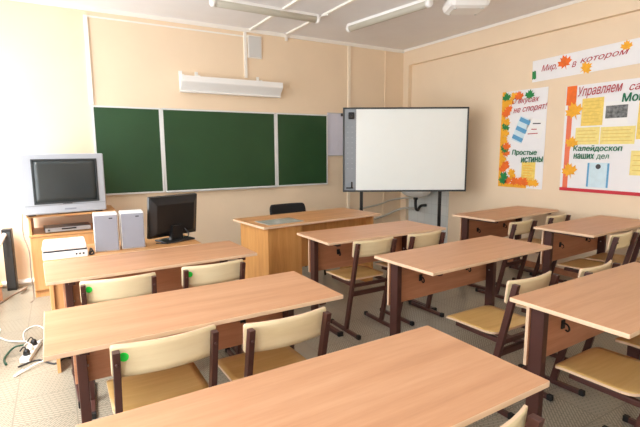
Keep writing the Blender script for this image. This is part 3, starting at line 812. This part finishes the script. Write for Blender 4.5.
# narrow poster
P = wall_root('poster', 'narrow white poster with an autumn leaf border on the right wall', 'poster', 3.732*K, 1.423+(.956-1.423)*K)
pw, ph = .605, 1.17
def uv(y, z): return ((3.732-y)*K, (z-.956)*K)
bm = BM(); plate(bm, 0, pw, 0, ph, 0, .003); obj('panel', bm, M['paper'], P)
bm = BM(); plate(bm, 0, .055, 0, ph, .0031, .0036); plate(bm, .055, .40, 0, .045, .0031, .0036); obj('border_strip', bm, M['amber'], P)
lv = ['orange', 'amber', 'leafgreen']
seq = [(.05, .06, 'leafgreen'), (.08, .13, 'leafgreen'), (.06, .22, 'orange'), (.10, .27, 'orange'), (.05, .34, 'amber'), (.09, .42, 'orange'), (.055, .47, 'leafgreen'), (.10, .50, 'orange'),
       (.06, .58, 'amber'), (.08, .66, 'amber'), (.05, .74, 'leafgreen'), (.08, .80, 'amber'), (.06, .90, 'orange'), (.10, .95, 'orange'), (.05, 1.02, 'amber'), (.12, 1.04, 'amber'), (.06, 1.11, 'leafgreen'),
       (.17, 1.12, 'amber'), (.24, 1.11, 'orange'), (.38, 1.125, 'leafgreen'),
       (.15, .08, 'orange'), (.21, .12, 'amber'), (.24, .05, 'orange'), (.31, .06, 'orange'), (.37, .05, 'orange'), (.44, .04, 'amber'), (.51, .03, 'amber'), (.19, .18, 'amber')]
for i, (u, v, c) in enumerate(seq):
    s = .13 if c != 'amber' else .115
    leaf(P, min(max(u, s*.5), pw-s*.5), min(max(v, s*.55), ph-s*.56), s, random.uniform(-40, 40), M[c], .0038+.0016*(i % 5))
text(P, 'О вкусах', .150, .995, .36, .085, M['redtx'], .35, .012, z=.013, rot=1)
text(P, 'не спорят!', .175, .885, .44, .085, M['redtx'], .35, .012, z=.013, rot=3)
text(P, 'Простые', .185, .385, .33, .075, M['greentx'], .15, .07, z=.013)
text(P, 'истины', .315, .305, .285, .062, M['greentx'], .15, .07, z=.013, rot=3)
bm = BM(); quad(bm, .285, .70, .15, .30, -22, .0032, .0045); cd = obj('card', bm, M['bluep'], P)
for k in range(3):
    bm = BM(); quad(bm, .335-.045*k, .80-.10*k, .15, .05, -24, .0047, .0055); obj('printed_block', bm, M['blue'], cd)
bm = BM(); quad(bm, .47, .715, .21, .20, -16, .0032, .0045); cd = obj('card', bm, M['white'], P)
for q, c in (((.49, .765, .10, .012, -2), 'ink'), ((.46, .70, .07, .010, -2), 'redtx'), ((.445, .65, .13, .010, 2), 'redtx')):
    bm = BM(); quad(bm, *q, .0046, .0052); obj('printed_line', bm, M[c], cd)
bm = BM(); plate(bm, .325, .505, .09, .315, .0032, .0045); cd = obj('card', bm, M['yellowp'], P)
for k in range(6):
    bm = BM(); plate(bm, .345, .485-.02*(k % 3), .12+.03*k, .126+.03*k, .0046, .005); obj('printed_line', bm, M['amber'], cd)

# large poster
P = wall_root('poster', 'large white poster with yellow sheets and a red bottom border on the right wall', 'poster', 2.925*K, 1.423+(.966-1.423)*K)
pw, ph = 1.75, 1.13
bm = BM(); plate(bm, 0, pw, 0, ph, 0, .003); obj('panel', bm, M['paper'], P)
bm = BM(); plate(bm, 0, pw, 0, .035, .003, .008); obj('bottom_border', bm, M['redborder'], P)
bm = BM(); plate(bm, .03, .085, .035, .95, .0032, .005); obj('side_strip', bm, M['salmon'], P)
bm = BM(); plate(bm, .01, .118, .93, ph, .0052, .007); obj('corner_block', bm, M['orange'], P)
for u, v, s, r_, c in ((.105, .86, .20, 20, 'amber'), (.08, .52, .15, -10, 'amber'), (.09, .22, .18, 15, 'amber')):
    leaf(P, max(u, .1), v, s, r_, M[c], .0075)
text(P, 'Управляем', .135, .985, .44, .125, M['redtx'], .35, .012, z=.010, rot=1.5)
text(P, 'са', .635, 1.02, .10, .055, M['redtx'], .35, .012, z=.010, rot=1.5)
text(P, 'Мой', .575, .915, .20, .085, M['greentx'], .1, .07, z=.010)
text(P, 'Калейдоскоп', .125, .425, .49, .070, M['greentx'], .1, .07, z=.010)
text(P, 'наших', .135, .352, .215, .055, M['greentx'], .1, .07, z=.010)
def card(u0, u1, v0, v1, m, lines=0):
    bm = BM(); plate(bm, u0, u1, v0, v1, .0032, .005); c_ = obj('card', bm, M[m], P)
    if lines:
        for k in range(lines):
            bm = BM(); v = v0+(v1-v0)*(k+1)/(lines+1); plate(bm, u0+.02, u1-.02-.02*(k % 2), v-.003, v+.003, .0051, .0056)
            obj('printed_line', bm, M['line'], c_)
card(.185, .405, .70, .985, 'yellowp', 7)
bm = BM(); plate(bm, .395, .64, .70, .93, .0032, .004); obj('card', bm, M['white'], P)
bm = BM(); plate(bm, .43, .635, .765, .89, .0052, .0065); obj('photo', bm, M['photo'], P)
card(.135, .385, .505, .685, 'pale_y', 4)
card(.395, .72, .505, .68, 'pale_y', 4)
card(.73, .98, .55, .94, 'yellowp', 7)
card(.70, .92, .20, .44, 'pale_y', 4)
card(1.05, 1.35, .45, .9, 'pale_y', 6); card(1.05, 1.35, .12, .38, 'yellowp', 5)
bm = BM(); plate(bm, .29, .51, .055, .315, .0032, .005); cd = obj('card', bm, M['bluep'], P)
for a in (.29, .49):
    bm = BM(); plate(bm, a, a+.02, .06, .31, .0051, .0055); obj('printed_edge', bm, M['blue'], cd)
bm = BM(); lathe(bm, [(.026, 0), (.026, .0006)], (.40, .275, .0051), 'Z', 20); obj('emblem', bm, M['ink'], cd)

text(P, 'дел', .375, .345, .125, .055, M['greentx'], .1, .02, z=.010)
# banner
P = wall_root('banner', 'long white banner with red italic lettering high on the right wall', 'banner', 3.340*K, 1.423+(2.178-1.423)*K, 1.8)
bw, bh = 2.3, .24
bm = BM(); plate(bm, 0, bw, 0, bh, 0, .003); obj('panel', bm, M['paper'], P)
text(P, 'Мир,', .115, .085, .18, .085, M['redtx'], .35, .012, z=.006)
text(P, 'в', .465, .085, .05, .055, M['redtx'], .35, .012, z=.006)
text(P, 'котором', .555, .095, .47, .060, M['redtx'], .35, .012, z=.006)
bm = BM(); prism(bm, [(.0, .03, .004), (.02, .04, .004), (.03, .028, .004), (.05, .04, .004), (.045, .12, .004), (.03, .13, .004), (.02, .12, .004), (.0, .125, .004)], (0, 0, .002)); obj('paper_leaf', bm, M['leafgreen'], P)
leaf(P, .385, .150, .165, 15, M['orange'], .004)
leaf(P, .615, .05, .14, -60, M['amber'], .004)
leaf(P, 1.0, .185, .115, 0, M['amber'], .004)

# ------------------------------------------------------------------ light
w = bpy.data.worlds.new('World'); SC.world = w; w.use_nodes = True
bg = w.node_tree.nodes['Background']
bg.inputs['Color'].default_value = (.93, .97, 1.0, 1); bg.inputs['Strength'].default_value = 5.0
for i, (a, b) in enumerate(WIN):
    l = bpy.data.lights.new('window_portal', 'AREA'); l.shape = 'RECTANGLE'; l.size = WZ1-WZ0; l.size_y = b-a
    l.cycles.is_portal = True
    o = bpy.data.objects.new('window_portal', l); COL.objects.link(o)
    o.location = (XL-.16, (a+b)/2, (WZ0+WZ1)/2); o.rotation_euler = (0, R(-90), 0)
sl = bpy.data.lights.new('sun', 'SUN'); sl.energy = 8.5; sl.angle = R(26); sl.color = (1, .99, .97)
so = bpy.data.objects.new('sun', sl); COL.objects.link(so)
so.rotation_euler = Vector((.40, .5, -1)).to_track_quat('-Z', 'Y').to_euler()
SC.cycles.max_bounces = 12; SC.cycles.diffuse_bounces = 8; SC.cycles.glossy_bounces = 4
SC.cycles.use_denoising = True
SC.cycles.sample_clamp_indirect = 10

# ------------------------------------------------------------------ camera
cam = bpy.data.cameras.new('camera'); co = bpy.data.objects.new('camera', cam); COL.objects.link(co)
cam.sensor_width = 36; cam.lens = 445.83/640*36; cam.clip_start = .02
yaw, pit, rol = R(30.289), R(8.1276), R(-.302)
f = Vector((math.sin(yaw)*math.cos(pit), math.cos(yaw)*math.cos(pit), -math.sin(pit)))
r = Vector((math.cos(yaw), -math.sin(yaw), 0)); u = r.cross(f)
r2 = math.cos(rol)*r+math.sin(rol)*u; u2 = -math.sin(rol)*r+math.cos(rol)*u
co.matrix_world = Matrix(((r2.x, u2.x, -f.x, 0), (r2.y, u2.y, -f.y, 0), (r2.z, u2.z, -f.z, 1.4228), (0, 0, 0, 1)))
SC.camera = co
SC.view_settings.view_transform = 'Standard'; SC.view_settings.look = 'None'
SC.view_settings.gamma = 1; SC.view_settings.use_curve_mapping = False
SC.view_settings.exposure = 0.45
